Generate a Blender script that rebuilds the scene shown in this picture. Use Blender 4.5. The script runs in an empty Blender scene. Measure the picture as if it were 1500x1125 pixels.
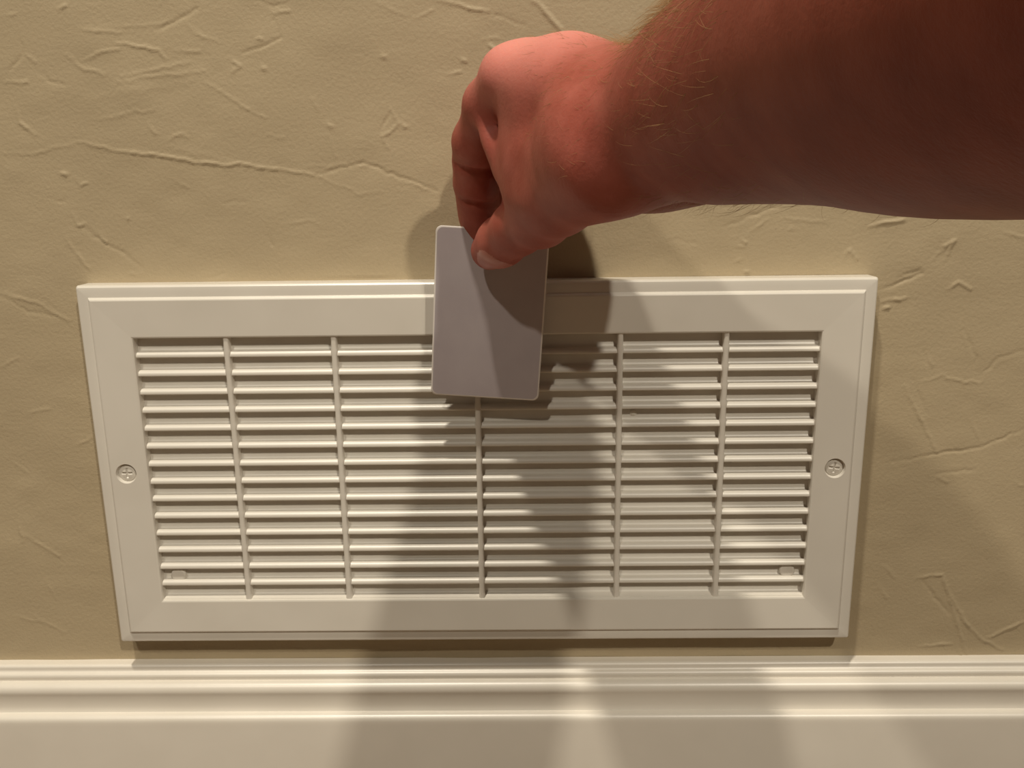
import bpy, bmesh, math, random
import numpy as np
from mathutils import Vector, Matrix

scene = bpy.context.scene
COL = scene.collection

# ------------------------------------------------------------------ camera
ZC = 0.25                      # height of the register's centre above the floor
FPX = 1450.0
CAM_POS = (0.02586464, -0.50008443, 0.17877642 + ZC)
CAM_ROT = (1.30568588, 0.01299602, 0.01263048)
cam_d = bpy.data.cameras.new('camera')
cam_d.sensor_fit = 'HORIZONTAL'
cam_d.sensor_width = 36.0
cam_d.lens = FPX / 1500.0 * 36.0
cam_d.clip_start = 0.01
cam = bpy.data.objects.new('camera', cam_d)
cam.location = CAM_POS
cam.rotation_euler = CAM_ROT
COL.objects.link(cam)
scene.camera = cam

# ------------------------------------------------------------------ world, lamps, exposure
scene.view_settings.view_transform = 'Standard'
scene.view_settings.look = 'None'
scene.view_settings.gamma = 1.0
scene.view_settings.use_curve_mapping = False
scene.view_settings.exposure = -0.09

world = bpy.data.worlds.new('room_ambient')
scene.world = world
world.use_nodes = True
bg = world.node_tree.nodes['Background']
bg.inputs[0].default_value = (1.0, 0.84, 0.64, 1)
bg.inputs[1].default_value = 0.04


def lamp(name, loc, target, power, size, colour):
    d = bpy.data.lights.new(name, 'AREA')
    d.shape = 'DISK'
    d.size = size
    d.energy = power
    d.color = colour
    o = bpy.data.objects.new(name, d)
    o.location = loc
    o.rotation_euler = (Vector(target) - Vector(loc)).to_track_quat('-Z', 'Y').to_euler()
    COL.objects.link(o)
    return o


WARM = (1.0, 0.91, 0.755)
lamp('ceiling_lamp', (1.02, -2.20, 2.45), (0.0, 0, ZC), 37.0, 0.10, WARM)
lamp('ceiling_lamp', (-0.80, -2.00, 2.45), (0.0, 0, ZC), 19.5, 0.10, WARM)
lamp('ceiling_lamp', (-0.31, -0.68, 2.45), (0.0, 0, ZC), 34.0, 0.10, WARM)


# ------------------------------------------------------------------ helpers
def tag(o, label=None, category=None, kind=None, group=None):
    for k, v in (('label', label), ('category', category), ('kind', kind), ('group', group)):
        if v:
            o[k] = v
    return o


def link(name, me, mat=None, parent=None):
    o = bpy.data.objects.new(name, me)
    COL.objects.link(o)
    if mat:
        me.materials.append(mat)
    if parent:
        o.parent = parent
    return o


def from_np(name, verts, faces):
    me = bpy.data.meshes.new(name)
    verts = np.asarray(verts, np.float32)
    faces = np.asarray(faces, np.int32)
    k = faces.shape[1]
    me.vertices.add(len(verts))
    me.vertices.foreach_set('co', verts.ravel())
    me.loops.add(faces.size)
    me.loops.foreach_set('vertex_index', faces.ravel())
    me.polygons.add(len(faces))
    me.polygons.foreach_set('loop_start', np.arange(0, faces.size, k, dtype=np.int32))
    me.polygons.foreach_set('loop_total', np.full(len(faces), k, np.int32))
    me.update(calc_edges=True)
    me.validate()
    return me


def smooth(me, on=True):
    me.polygons.foreach_set('use_smooth', np.full(len(me.polygons), on, bool))
    me.update()


def sharp_smooth(me, angle=35):
    smooth(me)
    me.set_sharp_from_angle(angle=math.radians(angle))


# ------------------------------------------------------------------ materials
def new_mat(name, base, rough, spec=0.5):
    m = bpy.data.materials.new(name)
    m.use_nodes = True
    nt = m.node_tree
    b = nt.nodes['Principled BSDF']
    b.inputs['Base Color'].default_value = (*base, 1)
    b.inputs['Roughness'].default_value = rough
    b.inputs['Specular IOR Level'].default_value = spec
    return m, nt, b


def noise_bump(nt, b, scale, strength, dist, detail=4, rough=0.6):
    tc = nt.nodes.new('ShaderNodeTexCoord')
    n = nt.nodes.new('ShaderNodeTexNoise')
    n.inputs['Scale'].default_value = scale
    n.inputs['Detail'].default_value = detail
    n.inputs['Roughness'].default_value = rough
    nt.links.new(tc.outputs['Object'], n.inputs['Vector'])
    bp = nt.nodes.new('ShaderNodeBump')
    bp.inputs['Strength'].default_value = strength
    bp.inputs['Distance'].default_value = dist
    nt.links.new(n.outputs['Fac'], bp.inputs['Height'])
    nt.links.new(bp.outputs['Normal'], b.inputs['Normal'])
    return tc, n, bp


def noise_colour(nt, b, tc, scale, c0, c1, lo=0.3, hi=0.7, detail=3):
    n = nt.nodes.new('ShaderNodeTexNoise')
    n.inputs['Scale'].default_value = scale
    n.inputs['Detail'].default_value = detail
    nt.links.new(tc.outputs['Object'], n.inputs['Vector'])
    r = nt.nodes.new('ShaderNodeValToRGB')
    r.color_ramp.elements[0].position = lo
    r.color_ramp.elements[1].position = hi
    r.color_ramp.elements[0].color = (*c0, 1)
    r.color_ramp.elements[1].color = (*c1, 1)
    nt.links.new(n.outputs['Fac'], r.inputs['Fac'])
    nt.links.new(r.outputs['Color'], b.inputs['Base Color'])
    return r


M_WALL, nt, b = new_mat('painted_plaster', (0.53, 0.43, 0.275), 0.5, 0.35)
tc, _, _ = noise_bump(nt, b, 520, 0.32, 0.0008, 4)
noise_colour(nt, b, tc, 14, (0.45, 0.365, 0.238), (0.49, 0.400, 0.262))

M_PLASTIC, nt, b = new_mat('white_painted_plastic', (0.74, 0.70, 0.63), 0.35, 0.9)
tc, _, _ = noise_bump(nt, b, 500, 0.03, 0.0003, 2)
noise_colour(nt, b, tc, 30, (0.72, 0.68, 0.61), (0.76, 0.72, 0.65))

M_TRIM, nt, b = new_mat('gloss_white_trim', (0.78, 0.73, 0.65), 0.35, 0.9)
tc, _, _ = noise_bump(nt, b, 120, 0.05, 0.0008, 3)
noise_colour(nt, b, tc, 25, (0.76, 0.71, 0.63), (0.80, 0.75, 0.67))

M_CARD, nt, b = new_mat('matte_card', (0.52, 0.47, 0.50), 0.5, 0.3)
tc, _, _ = noise_bump(nt, b, 1500, 0.08, 0.0002, 2)
noise_colour(nt, b, tc, 60, (0.50, 0.445, 0.475), (0.54, 0.485, 0.51))
M_CARDEDGE, nt, b = new_mat('card_edge', (0.85, 0.80, 0.76), 0.5, 0.3)

M_CARPET, nt, b = new_mat('carpet', (0.22, 0.16, 0.11), 0.95, 0.1)
tc, _, _ = noise_bump(nt, b, 300, 0.8, 0.004, 3)

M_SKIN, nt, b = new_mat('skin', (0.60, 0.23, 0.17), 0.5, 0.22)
b.inputs['Subsurface Weight'].default_value = 0.2
b.inputs['Subsurface Radius'].default_value = (1.0, 0.35, 0.2)
b.inputs['Subsurface Scale'].default_value = 0.003
tc, _, _ = noise_bump(nt, b, 620, 0.28, 0.0007, 6)
ramp = noise_colour(nt, b, tc, 75, (0.34, 0.080, 0.055), (0.44, 0.125, 0.094), 0.3, 0.7, 5)
# forearm tanned, freckled and painted darker for its shade, the knuckles are ruddy
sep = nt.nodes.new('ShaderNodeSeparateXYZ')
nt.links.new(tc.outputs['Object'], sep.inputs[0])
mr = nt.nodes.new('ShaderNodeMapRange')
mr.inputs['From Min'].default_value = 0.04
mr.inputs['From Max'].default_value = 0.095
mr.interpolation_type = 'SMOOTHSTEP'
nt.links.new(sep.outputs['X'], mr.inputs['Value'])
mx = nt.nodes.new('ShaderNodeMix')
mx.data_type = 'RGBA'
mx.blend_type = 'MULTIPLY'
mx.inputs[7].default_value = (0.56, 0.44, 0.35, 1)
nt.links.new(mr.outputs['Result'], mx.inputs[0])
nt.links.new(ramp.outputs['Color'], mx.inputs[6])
# ruddy patch over the knuckles and the back of the hand
vm = nt.nodes.new('ShaderNodeVectorMath')
vm.operation = 'DISTANCE'
vm.inputs[1].default_value = (0.032, -0.085, 0.475)
nt.links.new(tc.outputs['Object'], vm.inputs[0])
mr2 = nt.nodes.new('ShaderNodeMapRange')
mr2.inputs['From Min'].default_value = 0.062
mr2.inputs['From Max'].default_value = 0.018
mr2.interpolation_type = 'SMOOTHSTEP'
nt.links.new(vm.outputs['Value'], mr2.inputs['Value'])
mx2 = nt.nodes.new('ShaderNodeMix')
mx2.data_type = 'RGBA'
mx2.inputs[7].default_value = (0.72, 0.27, 0.225, 1)
nt.links.new(mr2.outputs['Result'], mx2.inputs[0])
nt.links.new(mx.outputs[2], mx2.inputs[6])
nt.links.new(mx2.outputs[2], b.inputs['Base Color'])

M_NAIL, nt, b = new_mat('nail', (0.50, 0.165, 0.125), 0.28, 0.5)
M_HAIR, nt, b = new_mat('arm_hair', (0.40, 0.23, 0.10), 0.45, 0.4)


# ------------------------------------------------------------------ wall with trowelled relief
# (polyline x, z in mm on the wall, width mm, height mm)
RIDGES = [
    ([(-234.4, 164.1), (-216.8, 163.2), (-194.3, 168.8)], 2.2, 0.25),
    ([(-194.3, 168.8), (-175.8, 164.4), (-154.4, 161.5), (-131.7, 157.5), (-110.0, 156.6), (-79.1, 151.3)], 2.2, 0.75),
    ([(-79.1, 151.3), (-54.3, 157.2), (-34.4, 149.0), (-18.3, 142.8)], 2.2, -0.50),
    ([(-79.1, 150.9), (-61.8, 144.7), (-57.9, 141.3), (-45.5, 143.1)], 2.0, 0.30),
    ([(-186.2, 220.9), (-168.0, 219.4)], 2.0, 0.50),
    ([(-169.9, 214.5), (-150.4, 211.1), (-147.5, 207.3)], 2.2, 0.60),
    ([(-188.0, 207.2), (-176.9, 210.8), (-168.8, 212.0)], 2.0, 0.40),
    ([(-170.3, 199.4), (-148.6, 202.9), (-135.1, 205.9)], 2.0, 0.35),
    ([(-178.2, 222.0), (-159.7, 222.4), (-146.5, 223.4), (-141.1, 224.6)], 1.8, 0.25),
    ([(-150.7, 220.4), (-138.4, 225.2), (-130.1, 229.9)], 2.4, -0.50),
    ([(-135.8, 224.5), (-131.1, 218.9), (-121.0, 214.4)], 2.0, 0.45),
    ([(-195.6, 209.8), (-189.6, 204.7), (-178.2, 200.1)], 2.2, 0.45),
    ([(-171.9, 196.9), (-154.3, 199.2), (-128.9, 201.4)], 2.0, 0.35),
    ([(-209.9, 202.5), (-205.3, 197.3), (-197.5, 196.0)], 2.0, -0.35),
    ([(-129.3, 196.3), (-117.9, 189.8), (-111.6, 185.2), (-101.4, 179.3)], 1.9, 0.40),
    ([(-183.5, 179.1), (-164.2, 182.7), (-154.7, 183.9)], 1.8, 0.30),
    ([(-180.6, 180.4), (-168.5, 180.8)], 1.8, 0.25),
    ([(-159.4, 177.5), (-155.9, 172.2)], 2.0, 0.50),
    ([(-150.9, 168.3), (-146.6, 170.8), (-142.4, 172.1), (-139.9, 170.1)], 2.0, 0.45),
    ([(-207.2, 122.0), (-202.7, 113.6), (-196.7, 105.9)], 2.0, 0.50),
    ([(-201.8, 131.5), (-188.1, 119.0), (-177.6, 113.3), (-170.1, 105.6)], 2.4, -0.45),
    ([(-201.6, 132.9), (-200.3, 127.4), (-196.6, 128.7)], 2.4, 0.70),
    ([(-126.6, 138.1), (-114.2, 138.6)], 1.8, -0.30),
    ([(-95.8, 127.5), (-83.3, 128.7), (-76.6, 125.9)], 1.8, 0.35),
    ([(-104.5, 122.2), (-102.2, 116.6)], 1.8, -0.40),
    ([(-223.7, 186.1), (-222.1, 178.3), (-215.5, 172.4)], 2.4, 0.60),
    ([(-226.7, 197.6), (-216.0, 197.5)], 2.0, 0.50),
    ([(-217.6, 218.9), (-216.0, 211.4), (-223.9, 202.7)], 2.0, -0.40),
    ([(-216.0, 211.4), (-210.7, 206.3)], 2.0, 0.40),
    ([(-116.4, 207.5), (-111.4, 203.7), (-115.6, 200.6)], 2.2, 0.60),
    ([(-93.7, 227.0), (-85.8, 228.1)], 2.2, 0.60),
    ([(-93.9, 224.5), (-90.6, 215.9), (-101.4, 212.3), (-109.6, 209.3)], 2.0, -0.45),
    ([(-102.5, 215.4), (-99.9, 215.4)], 2.2, 0.50),
    ([(-196.9, 230.3), (-192.7, 232.1)], 2.2, 0.60),
    ([(-39.7, 182.4), (-35.9, 175.9), (-44.3, 169.5), (-41.8, 164.3)], 2.2, 0.60),
    ([(-45.5, 172.1), (-39.7, 181.1)], 2.0, -0.50),
    ([(-34.0, 175.2), (-32.7, 173.9)], 3.0, 0.70),
    ([(-70.8, 176.3), (-68.9, 174.4)], 3.0, 0.60),
    ([(-71.1, 171.2), (-68.7, 165.9), (-67.7, 159.3)], 1.8, 0.35),
    ([(-84.3, 155.3), (-65.2, 156.0), (-45.0, 155.1)], 1.8, 0.25),
    ([(-205.1, 153.8), (-203.1, 153.1)], 3.2, 0.80),
    ([(-199.2, 151.7), (-195.6, 147.6), (-192.7, 148.9)], 1.9, 0.50),
    ([(-212.9, 141.8), (-204.9, 139.7)], 2.0, -0.40),
    ([(-148.8, 149.7), (-142.3, 146.3)], 1.8, 0.35),
    ([(-175.5, 131.5), (-174.2, 131.2)], 2.5, 0.60),
    ([(-100.9, 202.3), (-99.6, 202.0)], 3.0, 0.60),
    ([(-42.5, 207.7), (-41.2, 206.5)], 3.0, 0.60),
    ([(-78.0, 188.0), (-75.0, 182.8)], 2.2, 0.40),
    ([(-152.4, 167.0), (-112.8, 155.9)], 6.0, 0.12),
    ([(-186.2, 189.4), (-136.0, 196.4)], 5.0, 0.12),
    ([(-224.9, 227.6), (-216.8, 228.7)], 2.0, 0.40),
    ([(-142.5, 211.0), (-130.6, 210.4)], 2.0, 0.45),
    ([(-100.7, 171.5), (-92.7, 169.5)], 1.8, 0.35),
    ([(-190.2, 124.5), (-186.7, 119.0)], 2.0, 0.60),
    ([(-102.4, 233.2), (-93.4, 230.6), (-85.5, 231.8)], 2.0, -0.35),
    ([(-43.9, 231.2), (-29.9, 224.9)], 1.8, 0.30),
    ([(-170.4, 102.8), (-176.0, 103.5)], 2.0, 0.40),
    ([(-139.8, 100.3), (-128.4, 103.0)], 1.8, -0.30),
    ([(-15.0, 232.0), (-0.6, 228.3), (9.1, 226.5)], 2.4, 0.70),
    ([(9.0, 225.9), (26.0, 220.0)], 2.0, -0.40),
    ([(29.7, 231.3), (36.9, 225.5), (44.2, 215.7)], 3.4, 1.10),
    ([(5.8, 213.9), (13.7, 214.4)], 2.4, 0.50),
    ([(8.8, 212.7), (10.0, 209.8), (13.6, 209.2)], 2.2, 0.80),
    ([(-4.8, 206.0), (-2.4, 204.2)], 3.0, 0.90),
    ([(-26.2, 223.6), (-17.6, 227.5)], 2.0, 0.40),
    ([(-11.2, 198.4), (-5.0, 199.5)], 2.0, 0.50),
    ([(-31.7, 147.3), (-23.0, 143.5)], 2.0, 0.40),
    ([(124.8, 123.6), (138.1, 128.9), (151.4, 133.4)], 2.2, -0.50),
    ([(135.9, 118.0), (141.1, 123.4), (146.4, 127.4)], 1.8, 0.35),
    ([(153.1, 127.3), (176.4, 125.0)], 1.8, 0.35),
    ([(197.6, 122.7), (214.2, 125.9)], 2.6, 0.90),
    ([(185.9, 106.5), (188.3, 111.3), (192.7, 106.4)], 2.2, 0.70),
    ([(129.3, 114.0), (136.2, 113.2)], 2.0, 0.45),
    ([(235.2, 112.1), (236.5, 112.8)], 3.4, 0.90),
    ([(231.1, 106.0), (237.2, 112.8), (239.7, 115.5)], 2.0, 0.50),
    ([(214.1, 96.5), (224.8, 100.5)], 2.4, -0.60),
    ([(157.5, 121.9), (158.9, 122.1)], 2.4, 0.50),
    ([(131.0, 105.7), (133.7, 107.1)], 2.4, 0.70),
    ([(136.8, 100.1), (138.2, 100.4)], 2.6, 0.80),
    ([(97.7, 117.1), (111.4, 115.6)], 1.8, -0.30),
    ([(265.0, 119.3), (274.8, 116.4)], 2.0, 0.40),
    ([(134.6, 116.7), (136.1, 115.3)], 3.0, 0.60),
    ([(206.6, 91.0), (226.1, 99.0)], 2.4, -0.70),
    ([(235.6, 104.9), (240.5, 115.0), (235.7, 113.0)], 2.4, 0.70),
    ([(240.0, 90.6), (244.6, 94.7), (251.1, 90.5)], 2.4, 0.70),
    ([(207.2, 84.8), (219.2, 86.7)], 2.6, 0.70),
    ([(207.5, 80.6), (210.5, 81.7)], 2.6, 0.90),
    ([(249.3, 69.8), (258.1, 54.9), (260.5, 42.0)], 2.2, -0.50),
    ([(260.3, 44.2), (269.4, 54.8), (281.3, 57.8)], 2.2, -0.40),
    ([(231.5, 42.3), (241.5, 45.4), (250.1, 42.1), (262.6, 42.0)], 2.0, 0.40),
    ([(222.4, 40.2), (233.6, 20.4), (242.7, 2.5)], 2.2, 0.70),
    ([(226.2, 43.4), (235.2, 24.8)], 2.0, -0.50),
    ([(218.7, -1.8), (243.7, 2.5), (264.5, 5.7), (286.4, 15.5)], 2.2, -0.55),
    ([(257.4, 22.4), (265.2, 9.1)], 2.0, 0.40),
    ([(242.7, -8.7), (263.7, -6.7)], 2.2, -0.40),
    ([(238.8, -69.6), (252.8, -67.3), (260.6, -89.2), (271.2, -116.6)], 2.4, 0.80),
    ([(253.3, -72.1), (266.6, -94.1), (276.8, -106.6), (291.0, -114.2)], 2.4, 0.80),
    ([(281.3, -106.6), (300.1, -96.8)], 2.6, 0.80),
    ([(243.9, -111.4), (261.6, -110.3)], 2.2, 0.60),
    ([(242.4, -72.0), (249.9, -81.8), (259.7, -91.6)], 2.2, -0.50),
    ([(232.1, 57.3), (235.8, 50.8)], 2.0, 0.45),
    ([(229.7, 61.5), (232.6, 51.9)], 2.0, -0.40),
    ([(245.1, -11.0), (249.6, -13.4)], 2.6, 0.50),
    ([(247.8, 74.0), (252.2, 61.3)], 1.8, 0.35),
    ([(219.6, -62.2), (226.8, -69.5)], 2.4, 0.40),
    ([(218.4, -74.3), (223.4, -81.6)], 2.4, 0.50),
    ([(266.5, -114.0), (269.4, -120.4)], 2.4, 0.60),
    ([(285.7, -13.7), (290.3, -16.0)], 2.6, 0.40),
    ([(-244.9, 93.8), (-226.5, 88.8), (-211.0, 79.0)], 2.2, 0.50),
    ([(-245.1, 92.6), (-231.9, 84.0), (-215.5, 81.4)], 2.0, -0.35),
    ([(-253.6, -32.6), (-252.8, -44.9)], 2.6, 0.50),
    ([(-252.1, -39.4), (-245.2, -45.0), (-233.5, -53.3)], 2.4, 0.50),
    ([(-217.4, 11.1), (-206.8, 16.2)], 2.0, 0.35),
    ([(-253.4, 3.5), (-244.5, -4.5)], 2.0, 0.35),
    ([(-243.1, -67.2), (-239.5, -78.6)], 2.0, 0.40),
    ([(-264.5, -89.8), (-241.8, -95.7)], 2.0, 0.30),
    ([(-239.7, 29.3), (-227.0, 31.8)], 2.0, 0.30),
    ([(-250.7, 54.7), (-240.3, 59.6)], 2.0, 0.35),
    ([(-252.8, -89.9), (-237.1, -100.1)], 2.4, 0.40),
]



def make_wall():
    fx = np.arange(-0.36, 0.4005, 0.0008)
    fz = np.arange(-0.14, 0.3205, 0.0008)
    xs = np.concatenate([np.linspace(-2.2, -0.40, 10), fx, np.linspace(0.44, 2.2, 10)])
    zs = np.concatenate([[-ZC], [-0.2], fz, np.linspace(0.36, 2.3 - ZC, 12)])
    X, Z = np.meshgrid(xs, zs)
    H = np.zeros_like(X)
    ridge = np.zeros_like(X)
    rng = np.random.default_rng(4)

    def vnoise(sx, sz, seed):
        r = np.random.default_rng(seed)
        g = r.standard_normal((80, 120))
        u = (X + 0.5) / sx
        v = (Z + 0.3) / sz
        i = np.clip(np.floor(u).astype(int), 0, 118)
        j = np.clip(np.floor(v).astype(int), 0, 78)
        a = np.clip(u - i, 0, 1); c = np.clip(v - j, 0, 1)
        a = a * a * (3 - 2 * a); c = c * c * (3 - 2 * c)
        return (g[j, i] * (1 - a) + g[j, i + 1] * a) * (1 - c) + (g[j + 1, i] * (1 - a) + g[j + 1, i + 1] * a) * c

    H += 0.00022 * vnoise(0.05, 0.035, 1) + 0.00010 * vnoise(0.016, 0.012, 2) + 0.00004 * vnoise(0.009, 0.0065, 3)
    for pl, w, h in RIDGES:
        P = np.array(pl) / 1000.0
        w = w * 0.52 / 1000.0; h = h * 0.85 / 1000.0
        n = len(P)
        # resample with a little wander
        pts = []
        for k in range(n - 1):
            L = np.linalg.norm(P[k + 1] - P[k]); m = max(2, int(L / 0.003))
            for q in range(m):
                pts.append(P[k] + (P[k + 1] - P[k]) * q / m)
        pts.append(P[-1]); pts = np.array(pts)
        pts[1:-1] += rng.normal(0, 0.00035, pts[1:-1].shape)
        m = len(pts)
        for k in range(m - 1):
            a, c = pts[k], pts[k + 1]
            t0 = k / (m - 1)
            amp = h * (0.35 + 0.65 * math.sin(math.pi * min(1, max(0, (t0 * 0.9 + 0.05))))) * rng.uniform(0.6, 1.15)
            lo = np.minimum(a, c) - 3 * w; hi = np.maximum(a, c) + 3 * w
            i0, i1 = np.searchsorted(xs, [lo[0], hi[0]]); j0, j1 = np.searchsorted(zs, [lo[1], hi[1]])
            if i1 <= i0 or j1 <= j0:
                continue
            x = X[j0:j1, i0:i1]; z = Z[j0:j1, i0:i1]
            d = c - a; L2 = d @ d + 1e-12
            t = np.clip(((x - a[0]) * d[0] + (z - a[1]) * d[1]) / L2, 0, 1)
            dist = np.hypot(x - a[0] - t * d[0], z - a[1] - t * d[1])
            bump = amp * np.exp(-(dist / (0.55 * w)) ** 2)
            sub = ridge[j0:j1, i0:i1]
            np.copyto(sub, np.where(np.abs(bump) > np.abs(sub), bump, sub))
    H = H + ridge
    inner = (np.abs(X) < 0.2005) & (np.abs(Z) < 0.100)
    H = np.where(inner | (Z < -0.119), np.minimum(H, 0), H)
    V = np.stack([X.ravel(), -H.ravel(), Z.ravel() + ZC], 1)
    nzz, nxx = X.shape
    idx = np.arange(nzz * nxx).reshape(nzz, nxx)
    F = np.stack([idx[:-1, :-1].ravel(), idx[:-1, 1:].ravel(), idx[1:, 1:].ravel(), idx[1:, :-1].ravel()], 1)
    # a back face 10 cm behind, joined by a rim, so that the wall has thickness
    n0 = len(V)
    bx0, bx1, bz0, bz1 = xs[0], xs[-1], zs[0] + ZC, zs[-1] + ZC
    V = np.concatenate([V, [[bx0, 0.1, bz0], [bx1, 0.1, bz0], [bx1, 0.1, bz1], [bx0, 0.1, bz1]]])
    me = from_np('wall_back', V, np.concatenate([F, [[n0 + 1, n0, n0 + 3, n0 + 2]]]))
    smooth(me)
    return tag(link('wall_back', me, M_WALL), kind='structure')


make_wall()


def prism(name, profile, x0, x1, mat, parent=None, angle=35, cap=True):
    """extrude a (depth, z) profile along x; depth is measured out from the wall"""
    n = len(profile)
    V = [(x0, -d, z) for d, z in profile] + [(x1, -d, z) for d, z in profile]
    bm = bmesh.new()
    vs = [bm.verts.new(v) for v in V]
    for i in range(n):
        j = (i + 1) % n
        bm.faces.new((vs[i], vs[j], vs[n + j], vs[n + i]))
    if cap:
        bm.faces.new(vs[:n]); bm.faces.new(vs[n:][::-1])
    bmesh.ops.recalc_face_normals(bm, faces=bm.faces)
    me = bpy.data.meshes.new(name)
    bm.to_mesh(me); bm.free()
    sharp_smooth(me, angle)
    return link(name, me, mat, parent)


# floor and baseboard
fl = prism('floor', [(0.0, 0.0), (2.6, 0.0), (2.6, -0.02), (0.0, -0.02)], -2.2, 2.2, M_CARPET)
tag(fl, kind='structure')


def arc(cd, cz, r, a0, a1, n):
    return [(cd + r * math.cos(math.radians(a0 + (a1 - a0) * i / n)), cz + r * math.sin(math.radians(a0 + (a1 - a0) * i / n))) for i in range(n + 1)]


bp_ = [(0.0, -0.1172), (0.0040, -0.1174)]
bp_ += arc(0.0044, -0.1194, 0.0020, 90, 0, 6)           # rounded top
bp_ += [(0.0064, -0.1204), (0.0070, -0.1211)]
bp_ += arc(0.0066, -0.1236, 0.0024, 70, -10, 6)         # small bead
bp_ += [(0.0086, -0.1248), (0.0088, -0.1255)]           # quirk
bp_ += arc(0.0092, -0.1302, 0.0047, 80, -20, 10)        # large bead
bp_ += [(0.0133, -0.1335), (0.0131, -0.1360), (0.0131, -0.1390), (0.0134, -0.1412), (0.0139, -0.1423)]
bp_ += arc(0.0150, -0.1462, 0.0038, 95, 0, 7)           # lower round
bp_ += [(0.0190, -0.1480), (0.0190, -ZC), (0.0, -ZC)]
bb = prism('baseboard_back', [(d, z + ZC) for d, z in bp_], -2.2, 2.2, M_TRIM, angle=50)
tag(bb, kind='structure')

# ------------------------------------------------------------------ the register
W, H = 0.400, 0.1985
OW, OH, OZ = 0.3466, 0.1456, -0.0006
reg = bpy.data.objects.new('air_register', None)
reg.location = (0, 0, ZC)
COL.objects.link(reg)
tag(reg, 'white louvered return air register screwed to the beige wall above the baseboard', 'vent')


def frame_mesh():
    loops = []          # (half width, half height, depth, z offset, corner radius)
    L = lambda hw, hh, d, oz=0.0, r=0.0: loops.append((hw, hh, d, oz, r))
    w, h = W / 2, H / 2
    L(w - 0.0006, h - 0.0006, 0.0, 0, .001)
    L(w, h, 0.0110, 0, .0012)
    L(w - .0003, h - .0003, 0.0121, 0, .0012)
    L(w - .0010, h - .0010, 0.0128, 0, .0010)
    L(w - .0020, h - .0020, 0.0130, 0, .0006)
    L(w - .0060, h - .0060, 0.0130, 0, .0003)
    L(w - .0063, h - .0063, 0.0135, 0, .0003)
    L(w - .0071, h - .0071, 0.0144, 0, .0002)
    L(w - .0076, h - .0076, 0.0146, 0, .0002)
    L(OW / 2 + .0010, OH / 2 + .0010, 0.0141, OZ, .0002)
    L(OW / 2 + .0003, OH / 2 + .0003, 0.0138, OZ, .0004)
    L(OW / 2, OH / 2, 0.0128, OZ, .0006)
    L(OW / 2, OH / 2, 0.0015, OZ, .0006)
    L(OW / 2 + .004, OH / 2 + .004, 0.0015, OZ, .0006)
    L(w - 0.003, h - 0.003, 0.0, 0, .0006)
    NS = 4
    V = []; F = []
    per = 4 * (NS + 1)
    for hw, hh, d, oz, r in loops:
        for cx, cz, a0 in ((1, 1, 0), (-1, 1, 90), (-1, -1, 180), (1, -1, 270)):
            for k in range(NS + 1):
                a = math.radians(a0 + 90 * k / NS)
                V.append((cx * (hw - r) + r * math.cos(a), -d, cz * (hh - r) + r * math.sin(a) + oz))
    for i in range(len(loops)):
        n2 = (i + 1) % len(loops)
        for k in range(per):
            k2 = (k + 1) % per
            F.append((i * per + k, i * per + k2, n2 * per + k2, n2 * per + k))
    bm = bmesh.new()
    vs = [bm.verts.new(v) for v in V]
    for f in F:
        bm.faces.new([vs[q] for q in f])
    bmesh.ops.remove_doubles(bm, verts=bm.verts, dist=1e-6)
    bmesh.ops.recalc_face_normals(bm, faces=bm.faces)
    me = bpy.data.meshes.new('frame')
    bm.to_mesh(me); bm.free()
    return me


SCREWS = (-0.1848, 0.1848)


def cut_holes(o):
    """countersunk screw recesses through the frame's face"""
    bm = bmesh.new()
    for sx in SCREWS:
        n = 48
        rings = []
        for r, d in ((0.0060, 0.0160), (0.00525, 0.01395), (0.0047, 0.0125)):
            rings.append([bm.verts.new((sx + r * math.cos(2 * math.pi * k / n), -d, r * math.sin(2 * math.pi * k / n))) for k in range(n)])
        for a, c in zip(rings, rings[1:]):
            for k in range(n):
                bm.faces.new((a[k], a[(k + 1) % n], c[(k + 1) % n], c[k]))
        bm.faces.new(rings[0]); bm.faces.new(rings[-1])
    bmesh.ops.recalc_face_normals(bm, faces=bm.faces)
    me = bpy.data.meshes.new('cutter'); bm.to_mesh(me); bm.free()
    c = bpy.data.objects.new('cutter', me); COL.objects.link(c)
    md = o.modifiers.new('cut', 'BOOLEAN'); md.operation = 'DIFFERENCE'; md.object = c; md.solver = 'EXACT'
    dg = bpy.context.evaluated_depsgraph_get()
    new = bpy.data.meshes.new_from_object(o.evaluated_get(dg))
    o.modifiers.clear(); o.data = new
    bpy.data.objects.remove(c)
    new.name = 'frame'


fr = link('frame', frame_mesh(), M_PLASTIC)
cut_holes(fr)
sharp_smooth(fr.data, 12)
fr.parent = reg

PITCH = 0.00979
Z_LIP0 = 0.06429                      # centre of the first lip
blade = [(0.0010, 0.0100), (0.0056, 0.0100), (0.0068, 0.0080), (0.0076, 0.0055), (0.0083, 0.0022), (0.0086, 0.0010), (0.0090, 0.0006)]
slat_lip = blade + arc(0.0103, -0.0017, 0.0022, 98, 0, 10) + arc(0.0120, -0.0020, 0.0005, 0, -90, 3)
slat_lip += [(0.0070, -0.0024), (0.0036, 0.0060)]
slat0 = prism('slat', slat_lip, -OW / 2, OW / 2, M_PLASTIC, reg, angle=50)
slat0.location = (0, 0, Z_LIP0)
for k in range(1, 14):
    o = slat0.copy(); COL.objects.link(o); o.parent = reg
    o.location = (0, 0, Z_LIP0 - PITCH * k)
last = blade + [(0.0126, -0.0004), (0.0126, -0.0010), (0.0020, -0.0010)]
o = prism('slat', last, -OW / 2, OW / 2, M_PLASTIC, reg, angle=50)
o.location = (0, 0, Z_LIP0 - PITCH * 14)


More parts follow.
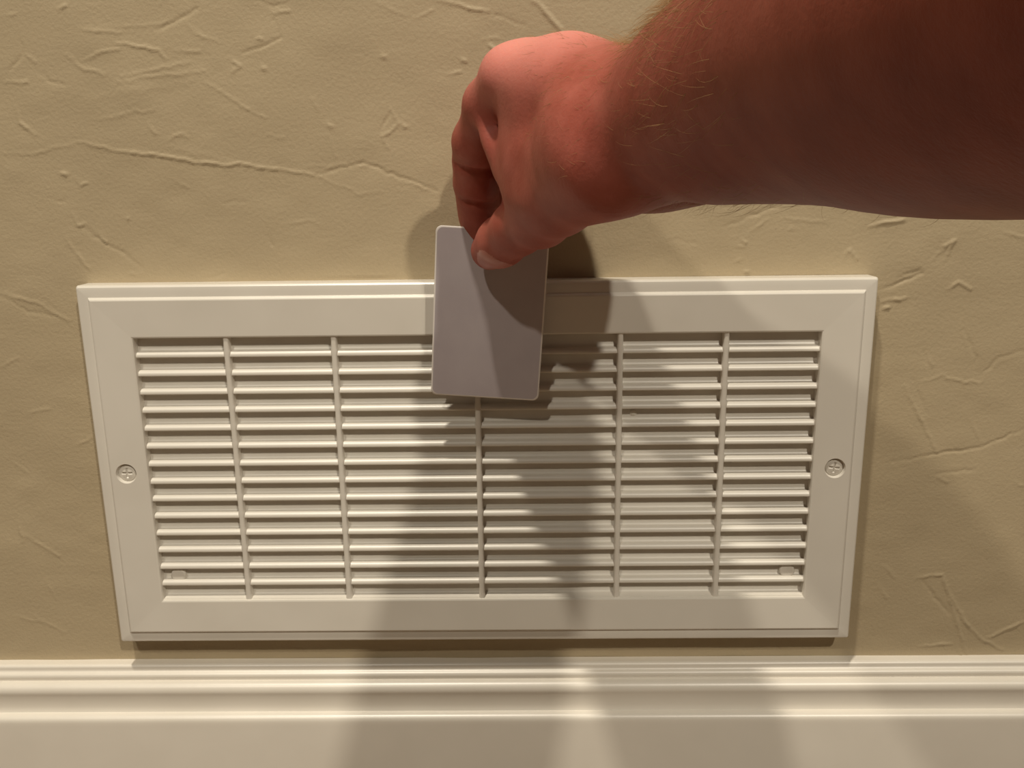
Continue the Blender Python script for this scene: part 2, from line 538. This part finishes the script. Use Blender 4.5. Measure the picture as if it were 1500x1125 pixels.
def divider(x):
    w = 0.00145
    prof = [(-w * 1.05, 0.0045), (-w, 0.0122), (-w * .78, 0.0129), (-w * .45, 0.0132), (w * .45, 0.0132), (w * .78, 0.0129), (w, 0.0122), (w * 1.05, 0.0045)]
    n = len(prof)
    bm = bmesh.new()
    rows = []
    # flare where each lip runs into the bar
    zz = []
    for k in range(-1, 15):
        z = Z_LIP0 - PITCH * k
        zz += [z + .0022, z + .0012, z + 0.0004, z - .0010, z - .0018, z - .0030]
    top, bot = OH / 2 + OZ + .0002, -OH / 2 + OZ - .0002
    zz = [top] + [z for z in zz if bot + .0002 < z < top - .0002] + [bot]
    for z in zz:
        k = (Z_LIP0 - z) / PITCH
        dz = (k - round(k)) * PITCH - 0.0003
        fl = 1.0 + 0.30 * max(0, 1 - abs(dz) / 0.0019)
        rows.append([bm.verts.new((x + px * (fl if d > .01 else 1), -d, z)) for px, d in prof])
    for a, c in zip(rows, rows[1:]):
        for i in range(n - 1):
            bm.faces.new((a[i], a[i + 1], c[i + 1], c[i]))
        bm.faces.new((a[n - 1], a[0], c[0], c[n - 1]))
    bm.faces.new(rows[0]); bm.faces.new(rows[-1][::-1])
    bmesh.ops.recalc_face_normals(bm, faces=bm.faces)
    me = bpy.data.meshes.new('divider'); bm.to_mesh(me); bm.free()
    sharp_smooth(me, 50)
    return link('divider', me, M_PLASTIC, reg)


for x in (-0.1267, -0.0720, 0.0003, 0.0729, 0.1262):
    divider(x)


def disc_mesh(name, R, hfun, depth, rings=26, seg=72):
    V = [(0, -hfun(0, 0), 0)]
    for i in range(1, rings + 1):
        r = R * i / rings
        for k in range(seg):
            a = 2 * math.pi * k / seg
            x, z = r * math.cos(a), r * math.sin(a)
            V.append((x, -hfun(x, z), z))
    for k in range(seg):
        a = 2 * math.pi * k / seg
        V.append((R * math.cos(a), depth, R * math.sin(a)))
    bm = bmesh.new()
    vs = [bm.verts.new(v) for v in V]
    for k in range(seg):
        bm.faces.new((vs[0], vs[1 + k], vs[1 + (k + 1) % seg]))
    for i in range(rings):
        a0 = 1 + i * seg; a1 = a0 + seg
        for k in range(seg):
            bm.faces.new((vs[a0 + k], vs[a1 + k], vs[a1 + (k + 1) % seg], vs[a0 + (k + 1) % seg]))
    bm.faces.new(vs[-seg:])
    bmesh.ops.recalc_face_normals(bm, faces=bm.faces)
    me = bpy.data.meshes.new(name); bm.to_mesh(me); bm.free()
    sharp_smooth(me, 60)
    return me


def screw_h(x, z):
    r = math.hypot(x, z)
    dome = 0.0007 * (1 - (r / 0.0043) ** 2)
    def slot(u, v):
        a = min(1, max(0, (0.00285 - abs(u)) / 0.0005)); c = min(1, max(0, (0.00062 - abs(v)) / 0.0004))
        return min(a, c)
    return dome - 0.0009 * max(slot(x, z), slot(z, x))


for sx, tilt in zip(SCREWS, (0.0, 0.14)):
    s = link('screw', disc_mesh('screw', 0.0043, screw_h, 0.001), M_PLASTIC, reg)
    s.location = (sx, -0.0129, 0)
    s.rotation_euler = (0, tilt, 0)


def nub_h(x, z):
    r = math.hypot(x, z)
    return -0.0005 * max(0, (r - 0.0032) / 0.0008) ** 2


for nx, nz in ((-0.1647, -0.0601), (0.1646, -0.0597)):
    s = link('fixing_boss', disc_mesh('fixing_boss', 0.0040, nub_h, 0.006, 10, 40), M_PLASTIC, reg)
    s.location = (nx, -0.0108, nz)
s = link('paint_drip', disc_mesh('paint_drip', 0.0019, lambda x, z: 0.0007 * (1 - (math.hypot(x, z) / .0019) ** 2), 0.001, 8, 24), M_PLASTIC, reg)
s.location = (0.0805, -0.0082, 0.0288)
s.rotation_euler = (0.25, 0, 0)

# ------------------------------------------------------------------ the card
CARD_LOC = np.array([0.00726962, -0.02597308, 0.08475887 + ZC])
CARD_ROT = (0.08291534, 0.07073091, -0.00812659)


def make_card():
    w, h, t, r = 0.0540, 0.0856, 0.0008, 0.0030
    pts = []
    for cx, cz, a0 in ((1, 1, 0), (-1, 1, 90), (-1, -1, 180), (1, -1, 270)):
        for k in range(9):
            a = math.radians(a0 + 90 * k / 8)
            pts.append((cx * (w / 2 - r) + r * math.cos(a), cz * (h / 2 - r) + r * math.sin(a)))
    n = len(pts)
    bm = bmesh.new()
    def ring(s, y):
        return [bm.verts.new((x * (1 - s / (w / 2)), y, z * (1 - s / (h / 2)))) for x, z in pts]
    rs = [ring(0.00075, -t / 2), ring(0.0002, -t / 2 + 0.00008), ring(0, -t / 2 + .0003), ring(0, t / 2 - .0003), ring(0.0003, t / 2)]
    for i, (a, c) in enumerate(zip(rs, rs[1:])):
        for k in range(n):
            f = bm.faces.new((a[k], a[(k + 1) % n], c[(k + 1) % n], c[k]))
            f.material_index = 1
    bm.faces.new(rs[0]); bm.faces.new(rs[-1])
    bmesh.ops.recalc_face_normals(bm, faces=bm.faces)
    me = bpy.data.meshes.new('card'); bm.to_mesh(me); bm.free()
    sharp_smooth(me, 40)
    o = link('card', me, M_CARD)
    me.materials.append(M_CARDEDGE)
    o.location = CARD_LOC
    o.rotation_euler = CARD_ROT
    return tag(o, 'plain pale grey plastic card held upright between thumb and finger in front of the vent', 'card')


make_card()

# ------------------------------------------------------------------ the hand and forearm
class Field:
    """signed distance field on a grid; shapes are blended in, then meshed"""

    def __init__(self, lo, hi, step):
        self.lo = np.array(lo, float); self.step = step
        self.n = np.ceil((np.array(hi) - self.lo) / step).astype(int) + 1
        self.f = np.full(self.n, 0.03, np.float32)
        self.ax = [self.lo[i] + step * np.arange(self.n[i]) for i in range(3)]

    def box(self, lo, hi):
        s = []
        for i in range(3):
            a = max(0, int((lo[i] - self.lo[i]) / self.step)); c = min(self.n[i], int((hi[i] - self.lo[i]) / self.step) + 2)
            s.append(slice(a, max(a, c)))
        return tuple(s)

    def cone(self, a, c, ra, rb, squash=None):
        a = np.array(a, float); c = np.array(c, float)
        m = max(ra, rb) + 0.022
        s = self.box(np.minimum(a, c) - m, np.maximum(a, c) + m)
        x = self.ax[0][s[0]][:, None, None] - a[0]; y = self.ax[1][s[1]][None, :, None] - a[1]; z = self.ax[2][s[2]][None, None, :] - a[2]
        d = c - a; l2 = d @ d + 1e-12
        t = np.clip((x * d[0] + y * d[1] + z * d[2]) / l2, 0, 1)
        vx, vy, vz = x - t * d[0], y - t * d[1], z - t * d[2]
        if squash is not None:                     # (direction, factor): thinner along direction
            n, k = squash
            n = np.array(n, float); n /= np.linalg.norm(n)
            q = (vx * n[0] + vy * n[1] + vz * n[2]) * (k - 1)
            vx, vy, vz = vx + q * n[0], vy + q * n[1], vz + q * n[2]
        dist = np.sqrt(vx * vx + vy * vy + vz * vz) - (ra + (rb - ra) * t)
        return s, dist.astype(np.float32)

    def add(self, a, c, ra, rb, k=0.008, squash=None):
        s, d = self.cone(a, c, ra, rb, squash)
        f = self.f[s]
        h = np.maximum(k - np.abs(f - d), 0) / k
        self.f[s] = np.minimum(f, d) - h * h * k * 0.25

    def carve(self, a, c, ra, rb, k=0.003):
        s, d = self.cone(a, c, ra, rb)
        f = self.f[s]; d = -d
        h = np.maximum(k - np.abs(f - d), 0) / k
        self.f[s] = np.maximum(f, d) + h * h * k * 0.25

    def chain(self, pts, k=0.008, squash=None):
        for (a, ra), (c, rc) in zip(pts, pts[1:]):
            self.add(a, c, ra, rc, k, squash)

    def spline(self, pts, k=0.012, m=6):
        P = [np.append(np.array(p), r) for p, r in pts]
        P = [2 * P[0] - P[1]] + P + [2 * P[-1] - P[-2]]
        out = []
        for a, b_, c, d in zip(P, P[1:], P[2:], P[3:]):
            for i in range(m):
                t = i / m
                q = 0.5 * (2 * b_ + (c - a) * t + (2 * a - 5 * b_ + 4 * c - d) * t * t + (3 * b_ - a - 3 * c + d) * t ** 3)
                out.append((q[:3], q[3]))
        out.append((P[-2][:3], P[-2][3]))
        g = Field(self.lo, self.lo + self.step * (self.n - 1.5), self.step)
        for (a, ra), (c, rc) in zip(out, out[1:]):
            s, d = g.cone(a, c, ra, rc)
            g.f[s] = np.minimum(g.f[s], d)
        self.merge(g, k)

    def sample(self, p):
        q = (np.array(p) - self.lo) / self.step
        i = np.clip(q.astype(int), 0, self.n - 2); t = q - i
        v = 0.0
        for a in (0, 1):
            for b_ in (0, 1):
                for c in (0, 1):
                    wgt = (t[0] if a else 1 - t[0]) * (t[1] if b_ else 1 - t[1]) * (t[2] if c else 1 - t[2])
                    v += wgt * self.f[i[0] + a, i[1] + b_, i[2] + c]
        return v

    def hit(self, p, d, n=60, step=0.0005):
        """first point at or past p along d where the surface is crossed"""
        d = np.array(d) / np.linalg.norm(d); p = np.array(p, float)
        s0 = self.sample(p)
        for _ in range(n):
            q = p + d * step; s1 = self.sample(q)
            if (s0 < 0) != (s1 < 0):
                return p + d * step * s0 / (s0 - s1)
            p, s0 = q, s1
        return p

    def merge(self, other, k):
        h = np.maximum(k - np.abs(self.f - other.f), 0) / k
        self.f = np.minimum(self.f, other.f) - h * h * k * 0.25

    def mesh(self):
        f = self.f
        f[0], f[-1], f[:, 0], f[:, -1], f[:, :, 0], f[:, :, -1] = (np.maximum(q, 1e-4) for q in (f[0], f[-1], f[:, 0], f[:, -1], f[:, :, 0], f[:, :, -1]))
        ins = f < 0
        n = np.array(f.shape)
        c = np.zeros(n - 1, np.int8)
        offs = [(i, j, k) for i in (0, 1) for j in (0, 1) for k in (0, 1)]
        for i, j, k in offs:
            c += ins[i:n[0] - 1 + i, j:n[1] - 1 + j, k:n[2] - 1 + k]
        cells = np.argwhere((c > 0) & (c < 8))
        idx = np.full(n - 1, -1, np.int64)
        idx[tuple(cells.T)] = np.arange(len(cells))
        acc = np.zeros((len(cells), 3)); cnt = np.zeros(len(cells))
        for p in offs:
            for ax in range(3):
                if p[ax]:
                    continue
                q = list(p); q[ax] = 1
                A = cells + np.array(p); B = cells + np.array(q)
                fa = f[tuple(A.T)]; fb = f[tuple(B.T)]
                hit = (fa < 0) != (fb < 0)
                t = fa[hit] / (fa[hit] - fb[hit])
                acc[hit] += A[hit] + t[:, None] * (B[hit] - A[hit])
                cnt[hit] += 1
        V = self.lo + self.step * acc / cnt[:, None]
        F = []
        for ax in range(3):
            u, v = (ax + 1) % 3, (ax + 2) % 3
            sl0 = [slice(1, n[i] - 1) for i in range(3)]; sl1 = list(sl0)
            sl0[ax] = slice(0, n[ax] - 1); sl1[ax] = slice(1, n[ax])
            a = ins[tuple(sl0)]; b_ = ins[tuple(sl1)]
            e = np.argwhere(a != b_)
            flip = a[tuple(e.T)]
            o = np.ones(3, int); o[ax] = 0
            e = e + o
            du = np.zeros(3, int); du[u] = 1
            dv = np.zeros(3, int); dv[v] = 1
            q = np.stack([idx[tuple((e - du - dv).T)], idx[tuple((e - dv).T)], idx[tuple(e.T)], idx[tuple((e - du).T)]], 1)
            q[~flip] = q[~flip][:, ::-1]
            F.append(q)
        return V, np.concatenate(F)


def J(x, y, z, r):
    """a joint: place in mm from the register's centre on the wall, radius in mm"""
    return (np.array([x / 1000.0, y / 1000.0, z / 1000.0 + ZC]), r / 1000.0)


def build_hand():
    lo = np.array([-0.03, -0.50, 0.08 + ZC]); hi = np.array([0.30, -0.003, 0.34 + ZC])
    S = 0.0015
    body = Field(lo, hi, S)
    # palm: the four metacarpals, index nearest the camera
    idx = J(19.5, -86.0, 193.8, 11.0)
    mid = J(25.2, -62.0, 198.7, 10.5)
    rin = J(30.0, -42.0, 197.2, 10)
    lit = J(37.5, -28.0, 185.7, 9)
    for p, q in ((idx, J(60.9, -138.0, 181.5, 15)), (mid, J(63.7, -122.0, 185.2, 15)), (rin, J(67.4, -112.0, 179.1, 15)), (lit, J(70.1, -88.0, 168.5, 15))):
        body.add(q[0], p[0], q[1], p[1], 0.012)
    body.chain([J(27.7, -84.0, 195.3, 10), J(43.4, -100.0, 192.7, 12.5), J(58.7, -122.0, 184.5, 15)], 0.012)
    # heel of the hand on the little-finger side
    body.spline([J(92.0, -108.0, 156.6, 13), J(79.2, -74.0, 151.6, 14), J(62.8, -45.0, 150.6, 13), J(43.4, -29.0, 162.2, 11)], 0.012)
    # thumb metacarpal, its muscle, and the web towards the index finger
    cmc = J(55.6, -148.0, 159.7, 16.5)
    tmp = J(38.6, -108.0, 146.9, 13)
    body.chain([cmc, tmp], 0.014)
    body.chain([J(52.6, -140.0, 167.6, 17), J(31.4, -95.0, 161.2, 12)], 0.014)
    body.chain([J(32.8, -98.0, 178.3, 12), J(28.6, -94.0, 150.5, 10.5)], 0.012)
    body.chain([J(26.2, -88.0, 179.7, 9), J(23.4, -84.0, 155.4, 8.5)], 0.010)
    c0, c1 = J(108.8, -225.0, 193.0, 1)[0], J(124.4, -285.0, 199.5, 1)[0]
    elbow = (c1 + (c1 - c0) / np.linalg.norm(c1 - c0) * 0.15, 0.040)
    body.chain([J(21.0, -46.0, 154.7, 7), J(22.8, -52.0, 140.1, 7)], 0.006)  # filler added to block light leaking through the finger gap onto the card
    # fold of skin at the root of the index finger
    body.spline([J(9.0, -74.0, 184.1, 3.5), J(9.8, -78.0, 174.5, 3.6), J(12.0, -81.0, 166.4, 3.6), J(16.4, -82.0, 158.9, 4.0)], 0.007)
    # wrist and forearm (radius, ulna and a filling between them)
    body.spline([J(55.4, -134.0, 173.3, 20), J(70.3, -150.0, 178.6, 23.5), J(87.7, -178.0, 186.5, 27.5), J(108.3, -225.0, 199.5, 33), J(123.8, -285.0, 204.9, 36), elbow], 0.012)
    body.spline([J(55.4, -134.0, 169.8, 19), J(70.5, -150.0, 171.1, 21), J(88.0, -178.0, 178.9, 26.5), J(109.2, -225.0, 187.0, 33), J(125.3, -285.0, 192.1, 36), elbow], 0.012)
    body.spline([J(61.2, -96.0, 171.4, 17), J(76.5, -122.0, 171.7, 19), J(93.5, -160.0, 184.1, 24), J(112.6, -212.0, 195.5, 30)], 0.012)
    # the forearm is a little deeper than it is tall
    for sg in (-1, 1):
        pts = []
        for (p, r), f in zip((J(87.9, -178.0, 182.8, 26), J(108.8, -225.0, 193.0, 31), J(124.6, -285.0, 198.2, 34), (elbow[0], 0.038)), (0.4, 0.8, 1.0, 1.0)):
            pts.append((np.array(p) + sg * f * 0.013 * np.array([0.9, 0.42, 0.0]), r))
        body.spline(pts, 0.012)
    # thumb
    th = Field(lo, hi, S)
    ip = J(22.4, -66.0, 131.3, 11)
    tt = J(9.2, -42.5, 118.6, 9.0)
    th.chain([tmp, J(32.0, -88.0, 138.7, 12.3), ip, J(14.9, -52.0, 123.8, 10.4), tt], 0.006)
    body.merge(th, 0.008)
    # index finger, its pad turned to the camera
    fi = Field(lo, hi, S)
    fi.chain([idx, J(10.8, -70.0, 183.5, 10.0), J(4.7, -52.0, 167.6, 10.2), J(3.5, -43.0, 159.0, 9.6), J(3.3, -36.0, 148.9, 9.8), J(3.4, -29.0, 139.3, 8.9), J(4.3, -24.0, 132.1, 9.2), J(5.9, -20.0, 122.9, 8.6), J(7.1, -19.5, 117.2, 7.6)], 0.005)
    cp = np.array(CAM_POS)
    for r, starts in (                       # flexion creases
        (0.0013, ((-3.9, -75.0, 158.8), (-1.0, -75.0, 157.4), (2.4, -75.0, 156.5), (6.4, -75.0, 155.9), (10.4, -75.0, 155.9), (13.9, -75.0, 156.4))),
        (0.0011, ((-4.2, -75.0, 145.6), (-1.4, -75.0, 144.1), (2.1, -75.0, 143.2), (6.1, -75.0, 142.6), (10.2, -75.0, 142.5), (13.7, -75.0, 143.1))),
    ):
        path = []
        for q in starts:
            q0 = J(*q, 1)[0]
            path.append(fi.hit(q0, q0 - cp, 200, 0.0004))
        for a, c in zip(path, path[1:]):
            if np.linalg.norm(a - c) < 0.008:
                fi.carve(a, c, r, r, 0.002)
    body.merge(fi, 0.004)
    mf = Field(lo, hi, S)
    mf.chain([mid, J(11.2, -36.0, 172.6, 9), J(10.0, -14.0, 140.2, 7.5), J(14.0, -14.0, 120.4, 7)], 0.006)
    body.merge(mf, 0.002)
    rf = Field(lo, hi, S)
    rf.chain([rin, J(21.3, -18.0, 172.2, 8.5), J(25.3, -18.0, 148.4, 8), J(32.2, -34.0, 150.9, 7.5)], 0.006)
    body.merge(rf, 0.002)
    lf = Field(lo, hi, S)
    lf.chain([lit, J(34.2, -17.0, 167.3, 8), J(39.4, -24.0, 151.8, 7), J(44.7, -36.0, 153.9, 6.5)], 0.006)
    body.merge(lf, 0.002)
    V, F = body.mesh()
    me = from_np('person', V, F)
    smooth(me)
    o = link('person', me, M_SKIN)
    tag(o, 'bare hairy right forearm and hand reaching in from the right to pinch the plain card', 'person')

    # thumbnail, wrapped over the top of the tip
    a, r = np.array(ip[0]), 0.0100
    c = np.array(tt[0])
    ax = (c - a) / np.linalg.norm(c - a)
    view = np.array(CAM_POS) - c
    nrm = view - ax * (view @ ax); nrm /= np.linalg.norm(nrm)
    side = np.cross(ax, nrm)
    tw = math.radians(-30)
    nrm, side = math.cos(tw) * nrm + math.sin(tw) * side, math.cos(tw) * side - math.sin(tw) * nrm
    nu, nv = 17, 14
    grid = []
    for j in range(nv):
        v = j / (nv - 1)
        for i in range(nu):
            u = 2 * i / (nu - 1) - 1
            # rounded outline: narrower towards cuticle and free edge
            wd = 52 * (1 - 0.22 * max(0, 0.3 - v) / 0.3 - 0.30 * max(0, v - 0.7) / 0.3)
            tl = -0.0182 + 0.0172 * v + 0.0016 * (1 - u * u) * (2 * v - 1)
            ph = math.radians(wd) * u
            base = c + ax * min(tl, 0.0015)
            dr = math.cos(ph) * nrm + math.sin(ph) * side
            if tl > 0.0015:
                dr = dr + ax * (tl - 0.0015) / 0.0085
            dr /= np.linalg.norm(dr)
            off = 0.0005 * (1 - u ** 4) * min(1, 3 * v) - 0.00025
            grid.append((body.hit(base + dr * 0.004, dr, 60, 0.0003) + dr * off, dr))
    NV = [p for p, dr in grid] + [p - dr * 0.0008 for p, dr in grid]
    NF = []
    n0 = nu * nv
    for j in range(nv - 1):
        for i in range(nu - 1):
            q = j * nu + i
            NF.append((q, q + 1, q + nu + 1, q + nu)); NF.append((n0 + q, n0 + q + nu, n0 + q + nu + 1, n0 + q + 1))
    edge = [i for i in range(nu)] + [j * nu + nu - 1 for j in range(1, nv)] + [(nv - 1) * nu + i for i in range(nu - 2, -1, -1)] + [j * nu for j in range(nv - 2, 0, -1)]
    for q, w_ in zip(edge, edge[1:] + edge[:1]):
        NF.append((q, n0 + q, n0 + w_, w_))
    nm = from_np('thumbnail', NV, NF)
    sharp_smooth(nm, 60)
    link('thumbnail', nm, M_NAIL, o)

    # hair on the forearm and, thinner, on the back of the hand
    rng = np.random.default_rng(11)
    me.calc_loop_triangles()
    N = np.zeros(len(V) * 3, np.float32); me.vertices.foreach_get('normal', N); N = N.reshape(-1, 3)
    axis = np.array(J(70.4, -150.0, 173.4, 1)[0]) - np.array(J(143.6, -247.0, 188.2, 1)[0]); axis /= np.linalg.norm(axis)
    w = np.clip((V[:, 0] - 0.055) / 0.03, 0, 1) + 0.10 * (V[:, 0] > 0.028) * (N[:, 2] > -0.2)
    w *= np.clip(0.55 + 0.9 * N[:, 2] - 0.2 * N[:, 1], 0.06, 1)
    w *= np.clip((0.155 + 0.5 * (V[:, 1] + 0.285) - V[:, 0] + 0.03) / 0.05, 0, 1) * np.clip((V[:, 1] + 0.265) / 0.07, 0, 1) * ((V[:, 1] < -0.11) | (N[:, 2] > 0.3))
    pick = rng.choice(len(V), 9500, p=w / w.sum())
    HV = []; HF = []
    SEG = 4
    for p in pick:
        base = V[p] + rng.normal(0, 0.0006, 3); n = N[p].astype(float)
        t = axis - n * (axis @ n); t /= np.linalg.norm(t) + 1e-9
        b_ = np.cross(n, t)
        on_arm = V[p][0] > 0.06
        L = rng.uniform(0.006, 0.014) if on_arm else rng.uniform(0.003, 0.007)
        lift = rng.uniform(0.15, 0.75); sw = rng.normal(0.15, 0.45)
        d = t * math.cos(sw) + b_ * math.sin(sw)
        r0 = rng.uniform(0.00004, 0.00008)
        bend = rng.normal(0, 0.5)
        q = base - n * 0.0003
        k0 = len(HV)
        for s_ in range(SEG + 1):
            f = s_ / SEG
            r = r0 * (1 - 0.85 * f)
            for k in range(3):
                ang = 2 * math.pi * k / 3
                HV.append(q + r * (math.cos(ang) * n + math.sin(ang) * b_))
            dd = d + b_ * bend * f + n * (lift * (1 - 1.3 * f))
            q = q + dd / np.linalg.norm(dd) * (L / SEG)
        for s_ in range(SEG):
            for k in range(3):
                k2 = (k + 1) % 3
                HF.append((k0 + s_ * 3 + k, k0 + s_ * 3 + k2, k0 + s_ * 3 + 3 + k2, k0 + s_ * 3 + 3 + k))
    hm = from_np('arm_hair', HV, HF)
    smooth(hm)
    ho = link('arm_hair', hm, M_HAIR, o)
    ho['kind'] = 'stuff'
    return o


build_hand()
